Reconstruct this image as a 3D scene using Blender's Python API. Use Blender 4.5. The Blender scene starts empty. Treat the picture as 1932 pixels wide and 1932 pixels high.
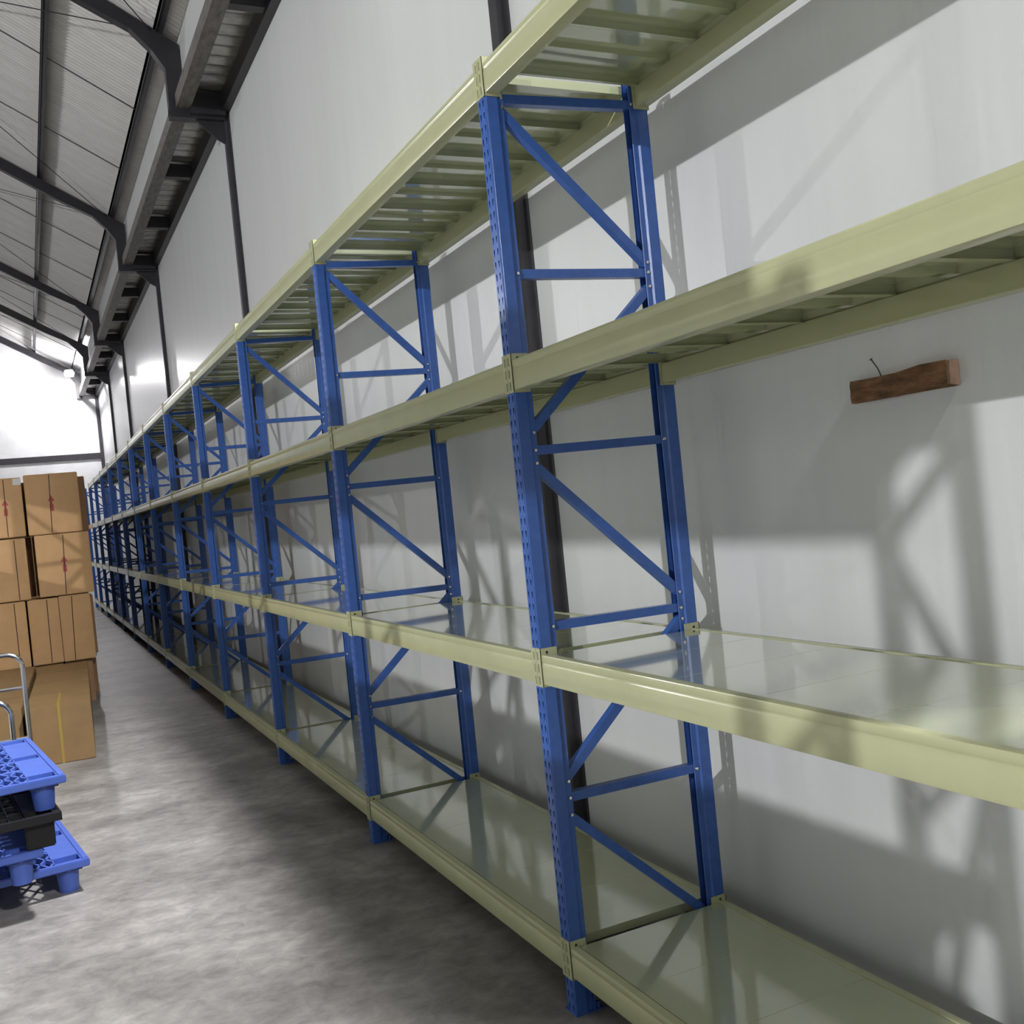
import bpy, bmesh, math, random
from mathutils import Vector, Matrix
random.seed(7)
C = bpy.context.scene.collection
S = bpy.context.scene
# ------------------------------------------------------------------ camera
CAM = Vector((-1.4106, -2.8602, 1.6358)); YAW, PITCH, ROLL, FPX = 0.44402, -0.01107, -0.09973, 1926.04
f = Vector((math.sin(YAW)*math.cos(PITCH), math.cos(YAW)*math.cos(PITCH), math.sin(PITCH)))
r = Vector((math.cos(YAW), -math.sin(YAW), 0)); u = r.cross(f)
r2 = math.cos(ROLL)*r + math.sin(ROLL)*u; u2 = -math.sin(ROLL)*r + math.cos(ROLL)*u
cd = bpy.data.cameras.new('camera'); cam = bpy.data.objects.new('camera', cd); C.objects.link(cam)
M = Matrix((( r2.x, u2.x, -f.x, CAM.x), (r2.y, u2.y, -f.y, CAM.y), (r2.z, u2.z, -f.z, CAM.z), (0, 0, 0, 1)))
cam.matrix_world = M
cd.sensor_width = 36; cd.lens = FPX/1932*36; cd.clip_start = 0.05; cd.clip_end = 200
S.camera = cam
# ------------------------------------------------------------------ view, world
S.view_settings.view_transform = 'Standard'; S.view_settings.look = 'None'
S.view_settings.gamma = 1; S.view_settings.use_curve_mapping = False
S.view_settings.exposure = 0.17
w = bpy.data.worlds.new('world'); S.world = w; w.use_nodes = True
w.node_tree.nodes['Background'].inputs[0].default_value = (0.05, 0.06, 0.09, 1)
w.node_tree.nodes['Background'].inputs[1].default_value = 0.2
# ------------------------------------------------------------------ lamps of the hall, plus added fills
def area(name, loc, target, size, power, col=(1, 1, 1), sy=None, spread=180):
    l = bpy.data.lights.new(name, 'AREA'); l.energy = power; l.color = col
    l.shape = 'RECTANGLE' if sy else 'DISK'; l.size = size
    if sy: l.size_y = sy
    l.spread = math.radians(spread)
    o = bpy.data.objects.new(name, l); C.objects.link(o); o.location = loc
    o.rotation_euler = (Vector(target)-Vector(loc)).to_track_quat('-Z', 'Y').to_euler()
    return o
L1P, L2P, L3P = (-14.9, -6.7, 6.36), (-14.9, 23.3, 6.4), (0.0, 26.2, 6.1)
WARM = (0.99, 0.99, 1.0)
area('flood_light_near', L1P, (0, 3, 2.5), 0.17, 1400, WARM)
area('flood_light_opposite', L2P, (0, 3, 2.5), 0.3, 1300, WARM)
pl = bpy.data.lights.new('flood_light_end', 'POINT'); pl.energy = 420; pl.color = (1.0, 0.97, 0.99); pl.shadow_soft_size = 0.1
po = bpy.data.objects.new('flood_light_end', pl); C.objects.link(po); po.location = (L3P[0], L3P[1]-0.13, L3P[2]-0.02)
# unseen fill lamps added at the gutter ledge to brighten floor and hall
LP4, LP5 = (0.42, -4.3, 5.42), (0.42, 1.9, 5.42)
area('fill_light_ledge', LP4, (-6.5, 0.0, -1), 0.42, 250, WARM, spread=115)
area('fill_light_ledge', LP5, (-7.5, 4.0, 0), 0.42, 430, WARM, spread=115)
area('fill_light_ledge', (0.08, -11, 6.1), (-7.5, -9.0, 0), 1.1, 600, WARM, spread=110)
# ------------------------------------------------------------------ dimensions
XW = 0.74          # face of the long wall on the right
YE = 27.5          # end wall
XL = -15.4         # opposite long wall
YN = -14.0         # wall behind the camera
ZT = 8.6
BAY = 2.08; D = 0.6; PW = 0.055; PIT = 0.0386
LV = [0.1178+0.9263*i for i in range(4)]
HC = 0.122
# ------------------------------------------------------------------ materials
def mat(name, col, rough=0.5, metal=0.0, var=0.0, scale=8.0, bump=0.0, bscale=40, spec=0.5, stretch=(1, 1, 1), col2=None, detail=4, coat=0.0, dist=0.002):
    m = bpy.data.materials.new(name); m.use_nodes = True
    nt = m.node_tree; b = nt.nodes['Principled BSDF']
    b.inputs['Roughness'].default_value = rough; b.inputs['Metallic'].default_value = metal
    b.inputs['Specular IOR Level'].default_value = spec
    b.inputs['Coat Weight'].default_value = coat; b.inputs['Coat Roughness'].default_value = 0.06; b.inputs['Coat IOR'].default_value = 1.7
    b.inputs['Base Color'].default_value = (*col, 1)
    if var or bump:
        tc = nt.nodes.new('ShaderNodeTexCoord'); mp = nt.nodes.new('ShaderNodeMapping')
        mp.inputs['Scale'].default_value = stretch
        nt.links.new(tc.outputs['Object'], mp.inputs[0])
    if var:
        n = nt.nodes.new('ShaderNodeTexNoise'); n.inputs['Scale'].default_value = scale; n.inputs['Detail'].default_value = detail
        n.inputs['Roughness'].default_value = 0.62
        nt.links.new(mp.outputs[0], n.inputs['Vector'])
        cr = nt.nodes.new('ShaderNodeValToRGB')
        c2 = col2 or tuple(c*(1-var) for c in col)
        cr.color_ramp.elements[0].position = 0.34; cr.color_ramp.elements[0].color = (*c2, 1)
        cr.color_ramp.elements[1].position = 0.66; cr.color_ramp.elements[1].color = (*[min(1, c*(1+var*0.4)) for c in col], 1)
        nt.links.new(n.outputs[0], cr.inputs[0]); nt.links.new(cr.outputs[0], b.inputs['Base Color'])
    if bump:
        n2 = nt.nodes.new('ShaderNodeTexNoise'); n2.inputs['Scale'].default_value = bscale; n2.inputs['Detail'].default_value = 5
        nt.links.new(mp.outputs[0], n2.inputs['Vector'])
        bp = nt.nodes.new('ShaderNodeBump'); bp.inputs['Strength'].default_value = bump; bp.inputs['Distance'].default_value = dist
        nt.links.new(n2.outputs[0], bp.inputs['Height']); nt.links.new(bp.outputs[0], b.inputs['Normal'])
    return m
def emit(name, col, s):
    m = bpy.data.materials.new(name); m.use_nodes = True; b = m.node_tree.nodes['Principled BSDF']
    b.inputs['Emission Color'].default_value = (*col, 1); b.inputs['Emission Strength'].default_value = s
    b.inputs['Base Color'].default_value = (*col, 1)
    return m
BLUE = mat('blue_paint', (0.047, 0.122, 0.41), 0.25, var=0.12, scale=30, bump=0.10, bscale=160)
CREAM = mat('cream_paint', (0.45, 0.462, 0.275), 0.18, var=0.04, scale=6)
DECK = mat('cream_panel_paint', (0.43, 0.46, 0.28), 0.12, var=0.04, scale=3, bump=0.02, bscale=12, dist=0.001, coat=1.0)
ORANGE = mat('orange_paint', (0.55, 0.17, 0.05), 0.3, var=0.1)
WALL = mat('wall_paint', (0.60, 0.61, 0.62), 0.36, var=0.04, scale=1.2, bump=0.30, bscale=9, stretch=(3, 3, 0.22), dist=0.004)
WALLE = mat('end_wall_plaster', (0.62, 0.63, 0.64), 0.5, var=0.10, scale=1.6, bump=0.5, bscale=9, dist=0.01)
DARK = mat('dark_column_paint', (0.033, 0.031, 0.037), 0.42, var=0.2, scale=9, bump=0.2, bscale=60)
STEEL = mat('dark_steel_paint', (0.022, 0.021, 0.026), 0.42, var=0.2, scale=5)
STEELW = mat('weathered_steel_paint', (0.15, 0.137, 0.125), 0.5, var=0.45, scale=6, stretch=(4, 1, 4), bump=0.2)
ROOF = mat('roof_sheet_white', (0.62, 0.615, 0.60), 0.38, var=0.10, scale=2.5, stretch=(0.6, 3, 0.6), bump=0.1, bscale=30)
GUT = mat('gutter_sheet_metal', (0.55, 0.54, 0.52), 0.25, metal=0.5, var=0.35, scale=4, stretch=(1, 4, 1))
CONC = mat('concrete', (0.30, 0.285, 0.272), 0.5, var=0.30, scale=1.6, detail=15, bump=0.35, bscale=26, col2=(0.150, 0.142, 0.135), stretch=(1.0, 1.25, 1))
def concrete_wear(m):
    nt = m.node_tree; b = nt.nodes['Principled BSDF']; src = b.inputs['Base Color'].links[0].from_socket
    mp = nt.nodes['Mapping'].outputs[0]
    n = nt.nodes.new('ShaderNodeTexNoise'); n.inputs['Scale'].default_value = 9; n.inputs['Detail'].default_value = 12; n.inputs['Roughness'].default_value = 0.7; n.inputs['Distortion'].default_value = 0.6
    nt.links.new(mp, n.inputs['Vector'])
    cr = nt.nodes.new('ShaderNodeValToRGB'); cr.color_ramp.elements[0].position = 0.30; cr.color_ramp.elements[0].color = (0.62, 0.62, 0.63, 1)
    cr.color_ramp.elements[1].position = 0.66; cr.color_ramp.elements[1].color = (1.18, 1.17, 1.16, 1)
    mx = nt.nodes.new('ShaderNodeMix'); mx.data_type = 'RGBA'; mx.blend_type = 'MULTIPLY'; mx.inputs[0].default_value = 1.0
    nt.links.new(n.outputs[0], cr.inputs[0]); nt.links.new(src, mx.inputs[6]); nt.links.new(cr.outputs[0], mx.inputs[7]); nt.links.new(mx.outputs[2], b.inputs['Base Color'])
concrete_wear(CONC)
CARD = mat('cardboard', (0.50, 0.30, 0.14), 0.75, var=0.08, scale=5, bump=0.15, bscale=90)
CWHITE = mat('white_carton', (0.28, 0.285, 0.27), 0.7, var=0.05)  # neutral tone for the unseen goods, so their bounce light stays untinted
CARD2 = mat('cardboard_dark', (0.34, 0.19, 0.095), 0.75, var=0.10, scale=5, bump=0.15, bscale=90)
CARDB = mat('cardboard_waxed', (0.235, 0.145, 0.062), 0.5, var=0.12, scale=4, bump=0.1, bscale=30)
SEAM = mat('carton_seam_shadow_tape', (0.05, 0.02, 0.018), 0.7)
RED = mat('red_print', (0.33, 0.06, 0.05), 0.8)
PAPER = mat('paper_label', (0.62, 0.60, 0.58), 0.7)
STRAP = mat('yellow_strap', (0.30, 0.21, 0.05), 0.35)
PBLUE = mat('blue_plastic', (0.06, 0.115, 0.43), 0.42, var=0.10, scale=14, bump=0.1, bscale=60)
PBLACK = mat('black_plastic', (0.009, 0.009, 0.010), 0.5, var=0.2, scale=14, spec=0.3)
CHROME = mat('chrome_tube', (0.72, 0.70, 0.68), 0.16, metal=1.0)
RUBBER = mat('black_rubber', (0.015, 0.015, 0.015), 0.8)
WOOD = mat('rough_timber', (0.20, 0.10, 0.048), 0.85, var=0.6, scale=22, stretch=(1, 0.6, 2), bump=0.5, bscale=30)
WOODE = mat('timber_end_grain', (0.24, 0.15, 0.10), 0.85, var=0.2, scale=30)
IRON = mat('iron', (0.05, 0.055, 0.05), 0.5, metal=0.6)
LAMPG = emit('lamp_glass', (1, 0.98, 1.0), 60)
# ------------------------------------------------------------------ mesh helpers
def BM(): return bmesh.new()
def box(bm, x0, x1, y0, y1, z0, z1, mtx=None):
    vs = [bm.verts.new(p) for p in ((x0, y0, z0), (x1, y0, z0), (x1, y1, z0), (x0, y1, z0), (x0, y0, z1), (x1, y0, z1), (x1, y1, z1), (x0, y1, z1))]
    if mtx:
        for v in vs: v.co = mtx @ v.co
    for q in ((0, 3, 2, 1), (4, 5, 6, 7), (0, 1, 5, 4), (1, 2, 6, 5), (2, 3, 7, 6), (3, 0, 4, 7)): bm.faces.new([vs[i] for i in q])
    return vs
def prism(bm, pts, a, b, axis='y'):
    """closed polygon pts (2d) extruded from a to b along axis"""
    def P(p, t): return {'y': (p[0], t, p[1]), 'x': (t, p[0], p[1]), 'z': (p[0], p[1], t)}[axis]
    A = [bm.verts.new(P(p, a)) for p in pts]; B = [bm.verts.new(P(p, b)) for p in pts]
    n = len(pts)
    bm.faces.new(A); bm.faces.new(B[::-1])
    for i in range(n): bm.faces.new((A[i], B[i], B[(i+1) % n], A[(i+1) % n]))
def cyl(bm, p0, p1, r0, r1=None, seg=12, caps=True):
    p0, p1 = Vector(p0), Vector(p1); d = (p1-p0).normalized(); r1 = r0 if r1 is None else r1
    a = d.orthogonal().normalized(); b = d.cross(a)
    A, B = [], []
    for i in range(seg):
        t = 2*math.pi*i/seg; o = a*math.cos(t)+b*math.sin(t)
        A.append(bm.verts.new(p0+o*r0)); B.append(bm.verts.new(p1+o*r1))
    for i in range(seg): bm.faces.new((A[i], A[(i+1) % seg], B[(i+1) % seg], B[i]))
    if caps: bm.faces.new(A[::-1]); bm.faces.new(B)
def tube(bm, pts, r, seg=10):
    pts = [Vector(p) for p in pts]; rings = []
    for i, p in enumerate(pts):
        d = (pts[min(i+1, len(pts)-1)]-pts[max(i-1, 0)]).normalized()
        if i == 0: a = d.orthogonal().normalized()
        else: a = (a-d*a.dot(d)).normalized()
        b = d.cross(a)
        rings.append([bm.verts.new(p+(a*math.cos(2*math.pi*k/seg)+b*math.sin(2*math.pi*k/seg))*r) for k in range(seg)])
    for A, B in zip(rings, rings[1:]):
        for k in range(seg): bm.faces.new((A[k], A[(k+1) % seg], B[(k+1) % seg], B[k]))
    bm.faces.new(rings[0][::-1]); bm.faces.new(rings[-1])
def mesh(name, bm, m, smooth=False, bevel=0):
    if bevel: bmesh.ops.bevel(bm, geom=bm.edges[:], offset=bevel, segments=2, affect='EDGES', clamp_overlap=True)
    bmesh.ops.recalc_face_normals(bm, faces=bm.faces[:])
    me = bpy.data.meshes.new(name); bm.to_mesh(me); bm.free(); me.materials.append(m)
    if smooth:
        for p in me.polygons: p.use_smooth = True
        try: me.set_sharp_from_angle(angle=math.radians(38))
        except Exception: pass
    return me
def put(name, me, parent=None, loc=(0, 0, 0), rot=(0, 0, 0), sc=None):
    o = bpy.data.objects.new(name, me); C.objects.link(o); o.location = loc; o.rotation_euler = rot
    if sc: o.scale = sc
    if parent: o.parent = parent
    return o
def thing(name, label, cat, loc=(0, 0, 0), rz=0, group=None):
    o = bpy.data.objects.new(name, None); C.objects.link(o); o.location = loc; o.rotation_euler = (0, 0, rz)
    o.empty_display_size = 0.1
    o['label'] = label; o['category'] = cat
    if group: o['group'] = group
    return o
def struct(name, bm, m, label=None, smooth=False):
    o = put(name, mesh(name, bm, m, smooth)); o['kind'] = 'structure'
    if label: o['label'] = label
    return o
# ------------------------------------------------------------------ setting: shell
bm = BM(); box(bm, XL-0.3, XW+0.3, YN-0.3, YE+0.3, -0.3, -0.02); floor = struct('floor', bm, CONC, 'grey mottled concrete floor cast in wide slabs')
ys = [YN, 3.62-7.2, 10.84, 18.0, 24.9, YE]
ys = [YN, 10.84, 18.0, 24.9, YE]
for a, b in zip(ys, ys[1:]):
    bm = BM(); box(bm, XL, XW, a+0.006, b-0.006, -0.03, 0.0); put('slab', mesh('slab', bm, CONC), floor)
bm = BM(); box(bm, XW, XW+0.25, YN, YE, 0, ZT); wall_right = struct('wall_right', bm, WALL, 'long white painted wall behind the shelving')
RS = 0.58                                  # roof slope
def roofz(x): return 6.373+(0.158-x)*RS    # top of the rafters
XR = -7.35                                 # ridge
bm = BM(); prism(bm, [(XW+0.25, 0), (XW+0.25, ZT), (0.3, ZT), (0.3, roofz(0.3)+0.3), (XR, roofz(XR)+0.3), (XL-0.2, roofz(2*XR-XL+0.2)+0.3), (XL-0.2, 0)], YE, YE+0.25)
wall_far = struct('wall_far', bm, WALLE, 'white plastered end wall lit by the lamp')
bm = BM(); prism(bm, [(XW+0.25, 0), (XW+0.25, ZT), (0.3, ZT), (0.3, roofz(0.3)+0.3), (XR, roofz(XR)+0.3), (XL-0.2, roofz(2*XR-XL+0.2)+0.3), (XL-0.2, 0)], YN-0.25, YN)
wall_near = struct('wall_near', bm, WALL, 'white wall behind the camera')
bm = BM(); box(bm, XL-0.25, XL, YN, YE, 0, ZT-1.0); wall_left = struct('wall_left', bm, WALL, 'white wall on the far side of the hall')
# columns in the wall
YC = [-10.8, -4.8, 1.2, 7.14, 13.1, 19.2, 23.22]
for y in YC:
    bm = BM(); box(bm, XW-0.05, XW+0.01, y, y+0.075, 0, 5.72); box(bm, XW-0.012, XW+0.01, y-0.03, y+0.105, 0, 5.7)
    put('column', mesh('column', bm, DARK), wall_right)
bm = BM(); box(bm, XW-0.09, XW, YE-0.10, YE, 0, 6.2); put('column', mesh('column', bm, DARK), wall_far)
bm = BM(); box(bm, XL, XW-0.09, YE-0.05, YE, 3.93, 4.09); put('beam_band', mesh('beam_band', bm, DARK), wall_far)
# ceiling: corrugated sheets in one metre widths, laid on purlins
def corrugated(x0, x1, zf, y0, y1, pitch, amp, th=0.001, per=6):
    bm = BM(); n = max(2, int(round((y1-y0)/pitch*per))); prev = None
    for i in range(n+1):
        y = y0+(y1-y0)*i/n; dz = amp*math.sin(2*math.pi*(y-y0)/pitch)
        a = bm.verts.new((x0, y, zf(x0)+dz)); b = bm.verts.new((x1, y, zf(x1)+dz))
        if prev: bm.faces.new((prev[0], prev[1], b, a))
        prev = (a, b)
    return bm
bm = BM(); prism(bm, [(0.34, roofz(0.34)+0.16), (0.34, roofz(0.34)+0.20), (XR, roofz(XR)+0.20), (XL-0.2, roofz(2*XR-XL+0.2)+0.2), (XL-0.2, roofz(2*XR-XL+0.2)+0.16), (XR, roofz(XR)+0.16)], YN, YE)
ceiling = struct('ceiling', bm, ROOF, 'sloping corrugated metal roof on dark steel rafters')
y = 1.0; sheet_me = None
sh = corrugated(0.36, XR, lambda x: roofz(x)+0.118, 0, 1.01, 0.0777, 0.017)
sheet_me = mesh('roof_sheet', sh, ROOF, smooth=True)
y = 1.5
while y < YE-0.9:
    put('roof_sheet', sheet_me, ceiling, (0, y, 0.004*(int(y) % 2))); y += 1.0
# purlins, rafters, rods
for k in range(9):
    x = 0.165-0.915*k
    bm = BM(); z = roofz(x)+0.005
    prism(bm, [(x-0.03, z+0.017), (x-0.03, z+0.10), (x-0.024, z+0.10), (x-0.024, z+0.02), (x+0.03, z-0.012), (x+0.03, z-0.02)], YN, YE)
    box(bm, x-0.03, x-0.02, YN, YE, z+0.0, z+0.1)
    put('purlin', mesh('purlin', bm, STEEL), ceiling)
raf_pts = [(0.33, 5.60), (0.33, roofz(0.33)), (XR, roofz(XR)), (XR, roofz(XR)-0.19), (-0.55, roofz(-0.55)-0.17), (-0.10, 6.385), (0.08, 6.20), (0.19, 6.03), (0.19, 5.60)]
bm = BM(); prism(bm, raf_pts, 0, 0.10)
raf = mesh('rafter', bm, STEEL)
bm = BM(); prism(bm, [(XR, roofz(XR)-0.19), (XR, roofz(XR)), (XL, roofz(2*XR-XL)), (XL, roofz(2*XR-XL)-0.19)], 0, 0.10); raf2 = mesh('rafter_far', bm, STEEL)
YR = YC+[YE-0.12]
for y in YR:
    put('rafter', raf, ceiling, (0, y-0.01, 0)); put('rafter', raf2, ceiling, (0, y-0.01, 0))
for ya, yb in zip(YR[2:], YR[3:]):
    n = 3
    for j in range(1, n):
        yy = ya+(yb-ya)*j/n
        bm = BM(); cyl(bm, (0.165, yy, roofz(0.165)+0.03), (-3.4, yy, roofz(-3.4)+0.03), 0.006, seg=6)
        put('sag_rod', mesh('sag_rod', bm, STEEL), ceiling)
    for (p, q) in (((0.1, ya), (-3.6, ya+3.6*(yb-ya)/5.9)), ((0.1, yb), (-3.6, yb-3.6*(yb-ya)/5.9))):
        bm = BM(); cyl(bm, (p[0], p[1], roofz(p[0])-0.03), (q[0], q[1], roofz(q[0])-0.03), 0.0055, seg=6)
        put('brace_cable', mesh('brace_cable', bm, STEEL), ceiling)
# gutter ledge along the wall head
bm = BM()
prism(bm, [(0.25, 5.66), (0.25, 5.79), (0.262, 5.80), (0.262, 5.672), (0.37, 5.672), (0.37, 5.70), (0.38, 5.70), (0.38, 5.66)], YN, YE)
ledge = struct('trim_1', bm, STEELW, 'dark steel gutter ledge running along the wall head')
bm = BM(); box(bm, 0.665, XW, YN, YE, 5.64, 5.80); pass; bm2 = BM(); box(bm2, 0.345, 0.37, YN, YE, 5.80, roofz(0.34)+0.12); put('upstand_panel', mesh('upstand_panel', bm2, WALL), ledge); put('wall_beam', mesh('wall_beam', bm, STEEL), ledge)
bm = corrugated(0.371, XW, lambda x: 5.87, YN+8, YE, 0.20, 0.022); put('gutter_sheet', mesh('gutter_sheet', bm, GUT, smooth=True), ledge)
yy = 5.04-2.02*4
bm = BM(); box(bm, 0.372, 0.67, 0, 0.10, 5.662, 5.81); rung = mesh('rung', bm, STEEL)
while yy < YE-0.2:
    put('rung', rung, ledge, (0, yy, 0)); yy += 2.02
bm = BM(); prism(bm, [(0.40, 5.60), (0.69, 5.60), (0.69, 5.36), (0.62, 5.40)], 0, 0.02); box(bm, 0.19, 0.70, -0.05, 0.07, 5.575, 5.662); box(bm, 0.372, 0.70, -0.11, 0.13, 5.60, 5.80)
gus = mesh('gusset', bm, STEEL)
for y in YC[1:]: put('gusset', gus, ledge, (0, y+0.03, 0))
# ------------------------------------------------------------------ rack parts
def post_mesh():
    """slotted C channel: web at x=0 facing the aisle, flanges running +x"""
    bm = BM(); H = 3.02; n = int(H/PIT)
    zs = [i*PIT for i in range(n+1)]
    hw = PW/2
    def ring(y0, y1, z0, z1, yc):
        # outer rectangle points (8) and teardrop hole (8)
        O = [(y0, z0), ((y0+y1)/2, z0), (y1, z0), (y1, (z0+z1)/2), (y1, z1), ((y0+y1)/2, z1), (y0, z1), (y0, (z0+z1)/2)]
        zc = (z0+z1)/2
        I = [(yc-0.0014, zc-0.0105), (yc, zc-0.0115), (yc+0.0014, zc-0.0105), (yc+0.0034, zc), (yc+0.0044, zc+0.0078), (yc, zc+0.0125), (yc-0.0044, zc+0.0078), (yc-0.0034, zc)]
        vo = [bm.verts.new((0, *p)) for p in O]; vi = [bm.verts.new((0, *p)) for p in I]
        for i in range(8): bm.faces.new((vo[i], vo[(i+1) % 8], vi[(i+1) % 8], vi[i]))
    for a, b in zip(zs, zs[1:]):
        ring(0.004, hw, a, b, 0.0150); ring(hw, PW-0.004, a, b, PW-0.0150)
    top = zs[-1]
    for (pts) in ([(0, 0.004), (0.004, 0), (0.041, 0), (0.046, 0.007), (0.064, 0.007), (0.066, 0.010)],
                  [(0, PW-0.004), (0.004, PW), (0.041, PW), (0.046, PW-0.007), (0.064, PW-0.007), (0.066, PW-0.010)]):
        for (p, q) in zip(pts, pts[1:]):
            v = [bm.verts.new((p[0], p[1], 0)), bm.verts.new((q[0], q[1], 0)), bm.verts.new((q[0], q[1], top)), bm.verts.new((p[0], p[1], top))]
            bm.faces.new(v)
    bmesh.ops.remove_doubles(bm, verts=bm.verts[:], dist=1e-5)
    bmesh.ops.recalc_face_normals(bm, faces=bm.faces[:])
    bmesh.ops.solidify(bm, geom=bm.faces[:], thickness=0.0018)
    return mesh('post', bm, BLUE)
POST = post_mesh()
bm = BM(); box(bm, -0.001, 0.10, -0.001, PW+0.02, 0, 0.004); cyl(bm, (0.085, 0.012, 0.004), (0.085, 0.012, 0.022), 0.007, seg=8); box(bm, 0.066, 0.07, 0.0, PW, 0.004, 0.05)
FOOT = mesh('foot_plate', bm, BLUE)
def connector_mesh():
    """end plate of a beam: wraps the post corner, slotted web leaf"""
    bm = BM(); t = 0.003; y1 = PW/2-0.0012
    # leaf over the -y flange
    box(bm, -0.004, 0.056, -t-0.0006, -0.0006, 0, HC)
    # web leaf with three long slots
    yc0, yc1 = 0.0118, 0.0178
    zsl = [0.0]; x0, x1 = -0.0045, -0.0012
    box(bm, x0, x1, -0.0036, yc0, 0, HC); box(bm, x0, x1, yc1, y1, 0, HC)
    e = [0, 0.006]
    z = 0.0
    cuts = [(0.0075, 0.0335), (0.0461, 0.0721), (0.0847, 0.1107)]
    prev = 0
    for a, b in cuts+[(HC, HC)]:
        if a > prev: box(bm, x0, x1, yc0, yc1, prev, a)
        prev = b
    for a, b in cuts: # pressed hooks beside the slots
        prism(bm, [(yc1+0.0005, a+0.002), (yc1+0.0025, a+0.004), (yc1+0.0025, b-0.003), (yc1+0.0005, b)], x0-0.0008, x0, 'x')
    # lock holes on the flange leaf
    for zz in (0.014, HC-0.014): cyl(bm, (0.020, -t-0.0009, zz), (0.020, -t-0.0002, zz), 0.0048, seg=10)
    return bm
def hole_mat(me):
    me.materials.append(IRON)
    for p in me.polygons:
        if len(p.vertices) == 10: p.material_index = 1
    return me
CONN = hole_mat(mesh('end_plate', connector_mesh(), CREAM))
bm = connector_mesh()
for v in bm.verts: v.co.y = PW-v.co.y
CONN_B = hole_mat(mesh('end_plate_mirrored', bm, CREAM))
BL = BAY-PW-0.007
# step beam: lower box wider than the upper, shallow groove in the face; x to the rear
bp = [(0.003, 0.000), (0.0008, 0.001), (0.0, 0.003), (0.0, 0.064), (0.0015, 0.0665), (0.0026, 0.070), (0.0015, 0.0735), (0.0, 0.076), (0.0005, 0.090), (0.002, 0.0935), (0.006, 0.095), (0.026, 0.095), (0.029, 0.092), (0.029, 0.066), (0.045, 0.064), (0.047, 0.060), (0.047, 0.003), (0.044, 0.000)]
bm = BM(); prism(bm, bp, 0, BL); BEAM = mesh('beam', bm, CREAM, smooth=True)
bm = BM(); prism(bm, bp, 0, BL); BEAM_O = mesh('beam_orange', bm, ORANGE, smooth=True)
PP = 2.012/6
def panel_mesh():
    bm = BM(); w = PP-0.0008; x0, x1 = 0.031, D-0.031; z1 = 0.0; 
    prof = [(0.0, -0.028), (0.0, -0.0006), (0.0006, 0.0), (w-0.0006, 0.0), (w, -0.0006), (w, -0.028), (w-0.014, -0.028), (w-0.014, -0.0265), (w-0.0015, -0.0265), (w-0.0015, -0.0016), (w/2+0.022, -0.0016),
            (w/2+0.018, -0.018), (w/2-0.018, -0.018), (w/2-0.022, -0.0016), (0.0015, -0.0016), (0.0015, -0.0265), (0.014, -0.0265), (0.014, -0.028)]
    prism(bm, prof, x0, x1, 'x')
    # turned down ends
    box(bm, x0, x0+0.0015, 0.002, w-0.002, -0.022, -0.0016); box(bm, x1-0.0015, x1, 0.002, w-0.002, -0.022, -0.0016)
    return mesh('shelf_panel', bm, DECK)
PANEL = panel_mesh()
def brace_mesh(x0, z0, x1, z1):
    """channel between front and rear post, flange heads up, open to +y"""
    bm = BM(); p, q = Vector((x0, 0, z0)), Vector((x1, 0, z1)); d = (q-p).normalized(); n = Vector((-d.z, 0, d.x))
    hw = 0.0145; t = 0.0016
    prof = [(-hw, 0.030), (-hw, 0.0), (hw, 0.0), (hw, 0.030), (hw-t, 0.030), (hw-t, t), (-hw+t, t), (-hw+t, 0.030)]
    A = [bm.verts.new(p+n*a+Vector((0, 0.0125+b, 0))) for a, b in prof]; B = [bm.verts.new(q+n*a+Vector((0, 0.0125+b, 0))) for a, b in prof]
    m = len(prof); bm.faces.new(A); bm.faces.new(B[::-1])
    for i in range(m): bm.faces.new((A[i], B[i], B[(i+1) % m], A[(i+1) % m]))
    return mesh('brace', bm, BLUE)
xf, xr = 0.048, D-0.048
BR = [(xf, 2.897, xr, 2.915), (xf, 2.868, xr, 2.385), (xf, 2.345, xr, 2.352), (xf, 1.842, xr, 2.305), (xf, 1.786, xr, 1.792), (xf, 1.745, xr, 1.275), (xf, 1.228, xr, 1.222), (xf, 0.735, xr, 1.185), (xf, 0.682, xr, 0.676), (xf, 0.628, xr, 0.172), (xf, 0.115, xr, 0.115)]
BRM = [brace_mesh(*b) for b in BR]
bm = BM(); cyl(bm, (0, 0.0065, 0), (0, 0.003, 0), 0.0065, 0.005, seg=8); cyl(bm, (0, 0.0125, 0), (0, 0.0064, 0), 0.004, seg=8, caps=False); BOLT = mesh('bolt', bm, CHROME)
def frame(root, y, detail):
    for s, x in ((1, 0), (-1, D)):
        p = put('post', POST, root, (x, y, 0.003)); 
        if s < 0: p.rotation_euler = (0, 0, math.pi); p.location = (x, y+PW, 0.003)
        fp = put('foot_plate', FOOT, p)
        fp.location = (0, 0, -0.003)
    for i, (me, b) in enumerate(zip(BRM, BR)):
        o = put('brace', me, root, (0, y, 0))
        if detail:
            for (bx, bz) in ((b[0]+0.008, b[1]), (b[2]-0.008, b[3])): put('bolt', BOLT, o, (bx, 0, bz))
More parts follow.
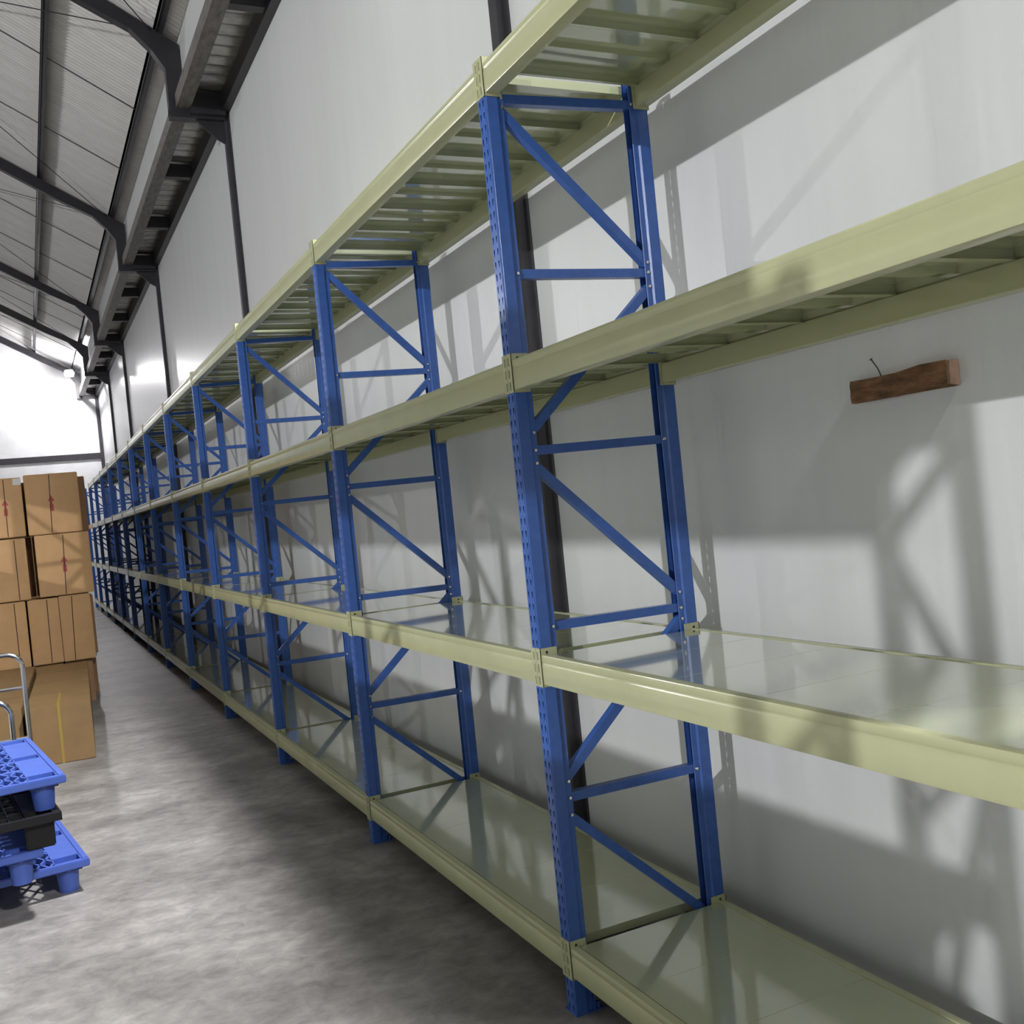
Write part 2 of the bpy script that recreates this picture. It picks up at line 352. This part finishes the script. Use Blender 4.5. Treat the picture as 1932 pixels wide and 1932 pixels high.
def bay(root, y, levels=(0, 1, 2, 3), panels=True, beam=None):
    """bay between the frame at y and the frame at y+BAY"""
    for k in levels:
        z = LV[k]
        for rear in (0, 1):
            b = put('beam', beam or BEAM, root, (D if rear else 0, y+PW+0.0035, z+0.008))
            if rear: b.scale = (-1, 1, 1)
            # +y end plate sits on the near face of the next frame, the other on the far face of this one
            put('end_plate', CONN, b, (0, BAY-PW-0.0035, -0.008))
            put('end_plate', CONN_B, b, (0, -PW-0.0035, -0.008))
        if panels:
            for j in range(6): put('shelf_panel', PANEL, root, (0, y+0.0615+PP*j, z+0.008+0.0925))
rack = thing('storage_rack', 'long row of blue posts and cream shelves on four levels along the right wall', 'shelving rack')
for i in range(-1, 13): frame(rack, BAY*i, i in (0, 1, 2))
for i in range(-1, 11): bay(rack, BAY*i)
bay(rack, BAY*11, (2,), False, BEAM_O); bay(rack, BAY*11, (1, 0), False)
# ------------------------------------------------------------------ rack across the aisle (it shades the wall)
XO = -3.97
rack2 = thing('storage_rack', 'blue and cream shelving rack across the aisle, to the left of the camera', 'shelving rack', (XO, 0, 0))
Y2 = -2.55
for i in range(6): frame(rack2, Y2+BAY*i, False)
for i in range(5): bay(rack2, Y2+BAY*i)
# ------------------------------------------------------------------ cartons
def carton_mesh(name, w_, d_, h_, m, seam=0.5):
    bm = BM(); box(bm, 0, w_, 0, d_, 0, h_); bmesh.ops.bevel(bm, geom=bm.edges[:], offset=0.006, segments=2, affect='EDGES')
    return mesh(name, bm, m)
def carton(label, x, y, z, w_, d_, h_, rz=0, m=None, seams=(0.5,), arrow=None, sticker=False, group=None, lids=True, strap=False):
    """x,y,z is the front left bottom corner"""
    c = thing('carton', label, 'cardboard box', (x, y, z), rz, group)
    put('box_body', carton_mesh('box_body', w_, d_, h_, m or CARD), c)
    for i, s in enumerate(seams):
        bm = BM(); dx = random.uniform(-0.012, 0.012)
        vs = [(w_*s-0.004+dx, 0.01), (w_*s+0.004+dx, 0.01), (w_*s+0.004-dx, h_-0.012), (w_*s-0.004-dx, h_-0.012)]
        prism(bm, vs, -0.0015, 0.001); put('seam', mesh('seam', bm, SEAM), c)
    if arrow is not None:
        a = w_*arrow; zc = h_*0.52; bm = BM()
        prism(bm, [(a-0.018, zc-0.09), (a+0.018, zc-0.09), (a+0.018, zc-0.02), (a+0.010, zc-0.02), (a+0.010, zc+0.015), (a+0.032, zc+0.015), (a, zc+0.075), (a-0.032, zc+0.015), (a-0.010, zc+0.015), (a-0.010, zc-0.02), (a-0.018, zc-0.02)], -0.0012, 0.001)
        put('printed_arrow', mesh('printed_arrow', bm, RED), c)
    if sticker:
        bm = BM(); box(bm, sticker[0], sticker[0]+0.075, -0.0014, 0.001, h_-0.075, h_-0.01); put('paper_label', mesh('paper_label', bm, PAPER), c)
    if strap:
        bm = BM(); box(bm, w_*0.5-0.011, w_*0.5+0.011, -0.002, d_+0.002, h_-0.001, h_+0.002); box(bm, w_*0.5-0.011, w_*0.5+0.011, -0.0025, 0.0, 0.0, h_+0.001)
        put('strap', mesh('strap', bm, STRAP), c)
    if lids:
        bm = BM(); box(bm, w_*0.5-0.025, w_*0.5+0.025, 0.004, d_-0.004, h_-0.001, h_+0.0012); put('tape', mesh('tape', bm, CARD2), c)
    return c
RZ = -0.045
XB = -1.09
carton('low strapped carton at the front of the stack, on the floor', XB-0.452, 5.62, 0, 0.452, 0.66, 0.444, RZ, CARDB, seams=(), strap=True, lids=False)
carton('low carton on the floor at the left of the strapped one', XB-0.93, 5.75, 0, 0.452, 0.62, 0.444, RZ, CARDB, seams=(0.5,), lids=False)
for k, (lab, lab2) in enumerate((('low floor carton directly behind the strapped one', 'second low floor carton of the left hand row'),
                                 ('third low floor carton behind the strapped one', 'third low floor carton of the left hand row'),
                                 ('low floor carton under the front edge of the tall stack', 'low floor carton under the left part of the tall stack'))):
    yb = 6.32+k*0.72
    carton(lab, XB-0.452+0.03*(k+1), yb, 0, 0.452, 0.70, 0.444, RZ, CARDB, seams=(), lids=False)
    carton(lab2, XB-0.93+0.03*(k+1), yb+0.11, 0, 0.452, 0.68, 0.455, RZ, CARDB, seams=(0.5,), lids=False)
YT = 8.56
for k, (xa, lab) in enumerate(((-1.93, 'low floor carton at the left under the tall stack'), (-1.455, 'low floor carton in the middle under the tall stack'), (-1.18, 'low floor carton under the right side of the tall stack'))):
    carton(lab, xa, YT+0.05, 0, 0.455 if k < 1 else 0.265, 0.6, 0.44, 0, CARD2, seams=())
# third row from the top
H3 = 0.45
carton('carton of the lowest tall row, at the far left', -1.99, YT, H3, 0.505, 0.42, 0.665, 0, CARD, seams=(0.80,))
carton('narrow carton in the middle of the lowest tall row', -1.467, YT+0.02, H3, 0.285, 0.42, 0.665, 0, CARD, seams=(0.62,))
carton('narrow carton at the right end of the lowest tall row', -1.178, YT, H3, 0.300, 0.42, 0.672, 0, CARD, seams=(0.38,))
# second row
carton('carton of the middle tall row, left of the dark gap', -1.94, YT+0.02, 1.125, 0.515, 0.42, 0.625, 0, CARD, seams=(0.8,))
carton('carton with a red arrow in the middle tall row', -1.342, YT, 1.132, 0.512, 0.42, 0.628, 0, CARD, seams=(0.5,), arrow=0.5)
# top row
carton('top row carton with red arrow and white label, at the left', -1.86, YT+0.06, 1.768, 0.45, 0.42, 0.60, 0, CARD, seams=(0.64,), arrow=0.64, sticker=(0.375,))
carton('topmost carton with a slanting seam, at the right', -1.385, YT+0.02, 1.768, 0.505, 0.40, 0.615, 0, CARD, seams=(0.45,), arrow=0.47)
# behind
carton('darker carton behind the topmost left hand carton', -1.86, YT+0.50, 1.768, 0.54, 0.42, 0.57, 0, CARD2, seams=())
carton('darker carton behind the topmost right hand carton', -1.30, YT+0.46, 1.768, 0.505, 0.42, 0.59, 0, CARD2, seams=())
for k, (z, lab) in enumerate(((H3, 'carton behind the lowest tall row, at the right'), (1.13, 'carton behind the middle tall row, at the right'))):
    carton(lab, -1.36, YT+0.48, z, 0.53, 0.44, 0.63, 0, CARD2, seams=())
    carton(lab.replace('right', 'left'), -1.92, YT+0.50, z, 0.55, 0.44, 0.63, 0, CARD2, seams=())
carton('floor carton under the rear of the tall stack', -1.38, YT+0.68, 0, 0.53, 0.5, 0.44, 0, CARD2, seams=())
# unseen goods across the aisle, lower shelves filled to block light on the floor
for i in range(5):
    for j in range(2):
        y = Y2+BAY*i+0.10+j*0.95
        for k, (lv, hh, nm) in enumerate(((3, 0.20, 'top'), (1, 0.70, 'second'), (0, 0.70, 'lowest'))):
            carton('unseen long white carton blocking light on the %s shelf of the rack across the aisle' % nm, XO+0.08, y, LV[lv]+0.1015, 0.44, 0.93, hh, 0, CWHITE, seams=(), group='unseen white light-blocking cartons on the %s shelf across the aisle' % nm, lids=False)
# hidden big cartons added behind the tall rows to keep the bays dark
for i in range(5):
    for k in range(2):
        carton('hidden big plain carton added behind the stack to shade the rack, %s layer' % ('upper' if k else 'lower'), -2.05, 12.4+i*1.5, k*1.16, 1.2, 1.42, 1.155, 0, CARD2, seams=(), group='hidden shading cartons behind the stack, %s layer' % ('upper' if k else 'lower'), lids=False)
# ------------------------------------------------------------------ plastic pallets
def pallet(name, label, x, y, z, rz, m, broken=False, style='lattice'):
    """near right top corner at x,y ; z is the underside of the feet"""
    W, Dp, H = 1.0, 1.2, 0.15; t = 0.035
    p = thing('plastic_pallet', label, 'pallet', (x, y, z), rz)
    bm = BM()
    # rim (with a downturned skirt)
    rim = 0.07
    zt, zb = H, H-t
    def bx(a, b, c, d, e=zb, g=zt): box(bm, a, b, c, d, e, g)
    # coordinates: x in -W..0, y in 0..Dp
    bx(-W, 0, 0, rim if False else 0.03); bx(-W, 0, Dp-0.03, Dp); bx(-W, -W+0.03, 0.03, Dp-0.03); bx(-0.03, 0, 0.03, Dp-0.03)
    body = bm
    deck = BM()
    def db(a, b, c, d, e=zt-0.012, g=zt-0.001): box(deck, a, b, c, d, e, g)
    fw, fd = 0.12, 0.10
    fx = [-W+0.03, -W/2-fw/2, -0.03-fw]; fy = [0.035, Dp/2-fd/2, Dp-0.035-fd]
    for a in fx:
        c = 0.03
        for y0 in fy:                                # solid strip between the wells
            if y0-c > 0.002: db(a, a+fw, c, y0)
            q0, q1 = y0, y0+fd                       # the well over a foot: floor and four sides
            db(a, a+fw, q0, q1, zt-0.05, zt-0.044)
            for (e0, e1, e2, e3) in ((a, a+fw, q0, q0+0.005), (a, a+fw, q1-0.005, q1), (a, a+0.005, q0, q1), (a+fw-0.005, a+fw, q0, q1)): db(e0, e1, e2, e3, zt-0.05, zt-0.001)
            c = q1
        db(a, a+fw, c, Dp-0.03)
    for a0, a1 in ((fx[0]+fw, fx[1]), (fx[1]+fw, fx[2])):
        X0, X1, Y0, Y1 = a0, a1, 0.03, Dp-0.03
        if style == 'lattice':
            segs = []
            for (g0, g1) in ((Y0, 0.30), (0.33, 0.54), (0.57, 0.87), (0.90, Y1)):
                slope = 0.46; hgt = g1-g0; L = hgt*slope; st = 0.066
                for sgn in (1, -1):
                    q = X0-L
                    while q < X1:
                        t0 = max(0, (X0-q)/L); t1 = min(1, (X1-q)/L)
                        if t1-t0 > 0.04:
                            xa, xb_ = q+L*t0, q+L*t1; ya, yb_ = g0+hgt*t0, g0+hgt*t1
                            if sgn < 0: ya, yb_ = g1-(ya-g0), g1-(yb_-g0)
                            segs.append((xa, ya, xb_, yb_))
                        q += st
            for (xa, ya, xb_, yb_) in segs:
                dv = Vector((xb_-xa, yb_-ya, 0)).normalized(); nv = Vector((-dv.y, dv.x, 0))*0.0055
                q = [Vector((xa, ya, 0))+nv, Vector((xb_, yb_, 0))+nv, Vector((xb_, yb_, 0))-nv, Vector((xa, ya, 0))-nv]
                lo = [deck.verts.new((k.x, k.y, zt-0.02)) for k in q]; hi = [deck.verts.new((k.x, k.y, zt-0.001)) for k in q]
                deck.faces.new(lo[::-1]); deck.faces.new(hi)
                for i in range(4): deck.faces.new((lo[i], lo[(i+1) % 4], hi[(i+1) % 4], hi[i]))
            for g in (0.30, 0.54, 0.87): db(X0, X1, g, g+0.03)
        else:
            n1, n2 = 5, 16
            for i in range(n1+1): q = X0+(X1-X0)*i/n1; db(q-0.004, q+0.004, Y0, Y1, zt-0.03)
            for j in range(n2+1): q = Y0+(Y1-Y0)*j/n2; db(X0, X1, q-0.004, q+0.004, zt-0.03)
    put('rim', mesh('rim', body, m, bevel=0.004 if style == 'lattice' else 0), p)
    put('deck', mesh('deck', deck, m), p)
    if style == 'lattice':
        fb = BM(); cyl(fb, (0, 0, 0), (0, 0, H-t+0.002), 0.043, 0.052, seg=20); fm = mesh('foot', fb, m, smooth=True)
    else:
        fb = BM(); box(fb, -0.06, 0.06, -0.05, 0.05, 0, H-t+0.002); fm = mesh('foot', fb, m, bevel=0.006)
    for a in fx:
        for b in fy: put('foot', fm, p, (a+fw/2, b+fd/2, 0))
    return p
# rotation measured from the photograph: right edges lean left going away
pallet('pallet', 'bottom blue plastic pallet of the pile, standing on the floor', -1.285, 2.42, 0.0, 0.125, PBLUE)
pallet('pallet', 'second blue plastic pallet, shifted left under the black one', -1.474, 2.19, 0.151, 0.10, PBLUE)
pallet('pallet', 'black grid pallet between the blue pallets', -1.385, 2.17, 0.302, 0.11, PBLACK, style='grid')
pallet('pallet', 'topmost blue plastic pallet with diamond openings', -1.352, 2.22, 0.453, 0.125, PBLUE)
for k, lab in enumerate(('lowest blue pallet of the pile seen past the carton stack', 'second blue pallet of the pile seen past the carton stack', 'third blue pallet of the pile seen past the carton stack', 'top blue pallet of the pile seen past the carton stack')):
    pallet('pallet', lab, -0.80+0.02*(k % 2), 10.55-0.03*k, 0.151*k, 0.05-0.03*k, PBLUE)
# ------------------------------------------------------------------ platform trolleys (only the chrome handles show)
def arc(cx, cz, r_, a0, a1, y, n=7): return [(cx+r_*math.cos(a0+(a1-a0)*i/n), y, cz+r_*math.sin(a0+(a1-a0)*i/n)) for i in range(n+1)]
def trolley(label, x1, y, top, width, bars, rr=0.016, dp=0.75):
    t = thing('platform_trolley', label, 'trolley', (0, 0, 0))
    x0 = x1-width; R = 0.09; H = math.pi/2
    pts = [(x0, y, 0.17), (x0, y, top-R)]+arc(x0+R, top-R, R, math.pi, H, y)+arc(x1-R, top-R, R, H, 0, y)+[(x1, y, 0.17)]
    bm = BM(); tube(bm, pts, rr, 10); put('handle', mesh('handle', bm, CHROME, smooth=True), t)
    for z in bars:
        bm = BM(); tube(bm, [(x0, y, z), (x1, y, z)], rr*0.75, 10); put('crossbar', mesh('crossbar', bm, CHROME, smooth=True), t)
    bm = BM(); box(bm, x0-0.03, x1+0.03, y-0.03, y+dp, 0.13, 0.17); put('platform', mesh('platform', bm, RUBBER, bevel=0.006), t)
    for a in (x0+0.03, x1-0.03):
        for b in (y+0.04, y+dp-0.07):
            bm = BM(); cyl(bm, (a-0.015, b, 0.05), (a+0.015, b, 0.05), 0.05, seg=18); put('wheel', mesh('wheel', bm, RUBBER), t)
            bm = BM(); box(bm, a-0.022, a-0.017, b-0.02, b+0.02, 0.04, 0.13); box(bm, a+0.017, a+0.022, b-0.02, b+0.02, 0.04, 0.13); put('caster_fork', mesh('caster_fork', bm, CHROME), t)
    return t
trolley('platform trolley with a tall arched chrome handle, behind the pallets', -1.512, 4.45, 0.975, 0.60, (0.755, 0.43))
trolley('lower chrome handled trolley between the pallets and the tall trolley', -1.589, 3.78, 0.773, 0.50, (0.50, 0.22), dp=0.58)
# ------------------------------------------------------------------ scrap of timber nailed to the wall
t = thing('timber_scrap', 'short rough piece of brown timber nailed to the white wall', 'piece of wood', (XW, -0.69, 1.845))
bm = BM(); box(bm, -0.035, 0.0, -0.335, 0.0, -0.032, 0.028)
bmesh.ops.subdivide_edges(bm, edges=bm.edges[:], cuts=3, use_grid_fill=True)
for v in bm.verts:
    if v.co.x < -0.001: v.co += Vector((random.uniform(-0.003, 0.003), 0, random.uniform(-0.0035, 0.0035)+(0.006 if v.co.y < -0.2 else 0)))
put('wood_block', mesh('wood_block', bm, WOOD, smooth=True), t)
bm = BM(); prism(bm, [(-0.036, -0.026), (-0.002, -0.032), (-0.001, 0.034), (-0.034, 0.032)], -0.343, -0.334); put('broken_end', mesh('broken_end', bm, WOODE), t)
bm = BM(); tube(bm, [(-0.02, -0.108, 0.02), (-0.03, -0.104, 0.05), (-0.045, -0.099, 0.075)], 0.0022, 6); cyl(bm, (-0.045, -0.099, 0.075), (-0.0462, -0.0985, 0.077), 0.005, seg=8); put('nail', mesh('nail', bm, IRON), t)
# ------------------------------------------------------------------ lamp fixtures
def flood(label, loc, target, s):
    o = thing('flood_lamp', label, 'lamp', loc); o.rotation_euler = (Vector(target)-Vector(loc)).to_track_quat('-Z', 'Y').to_euler()
    bm = BM(); prism(bm, [(-s, 0.02), (s, 0.02), (s*0.8, 0.10), (-s*0.8, 0.10)], -s*0.8, s*0.8); put('housing', mesh('housing', bm, DARK), o)
    bm = BM(); box(bm, -s*0.92, s*0.92, -s*0.72, s*0.72, 0.012, 0.02); put('lamp_glass', mesh('lamp_glass', bm, LAMPG), o)
    bm = BM(); box(bm, -s-0.02, -s-0.012, -0.02, 0.02, 0.0, 0.14); box(bm, s+0.012, s+0.02, -0.02, 0.02, 0.0, 0.14); box(bm, -s-0.02, s+0.02, -0.02, 0.02, 0.14, 0.148); put('bracket', mesh('bracket', bm, DARK), o)
    return o
fl = flood('glaring flood lamp in the far corner under the roof', L3P, (-1.2, 18.0, 1.0), 0.11)
flood('added fill lamp on the gutter ledge, unseen behind the camera', LP4, (-6.5, 1.0, 0), 0.15)  # housing for an added fill light
flood('added fill lamp on the gutter ledge, unseen above the camera', LP5, (-7.5, 5.0, 0), 0.15)  # housing for the other added fill light
flood('flood lamp high on the opposite wall near the camera', L1P, (0, 3, 2.5), 0.17)
flood('flood lamp high on the opposite wall at the far end', L2P, (0, 3, 2.5), 0.17)
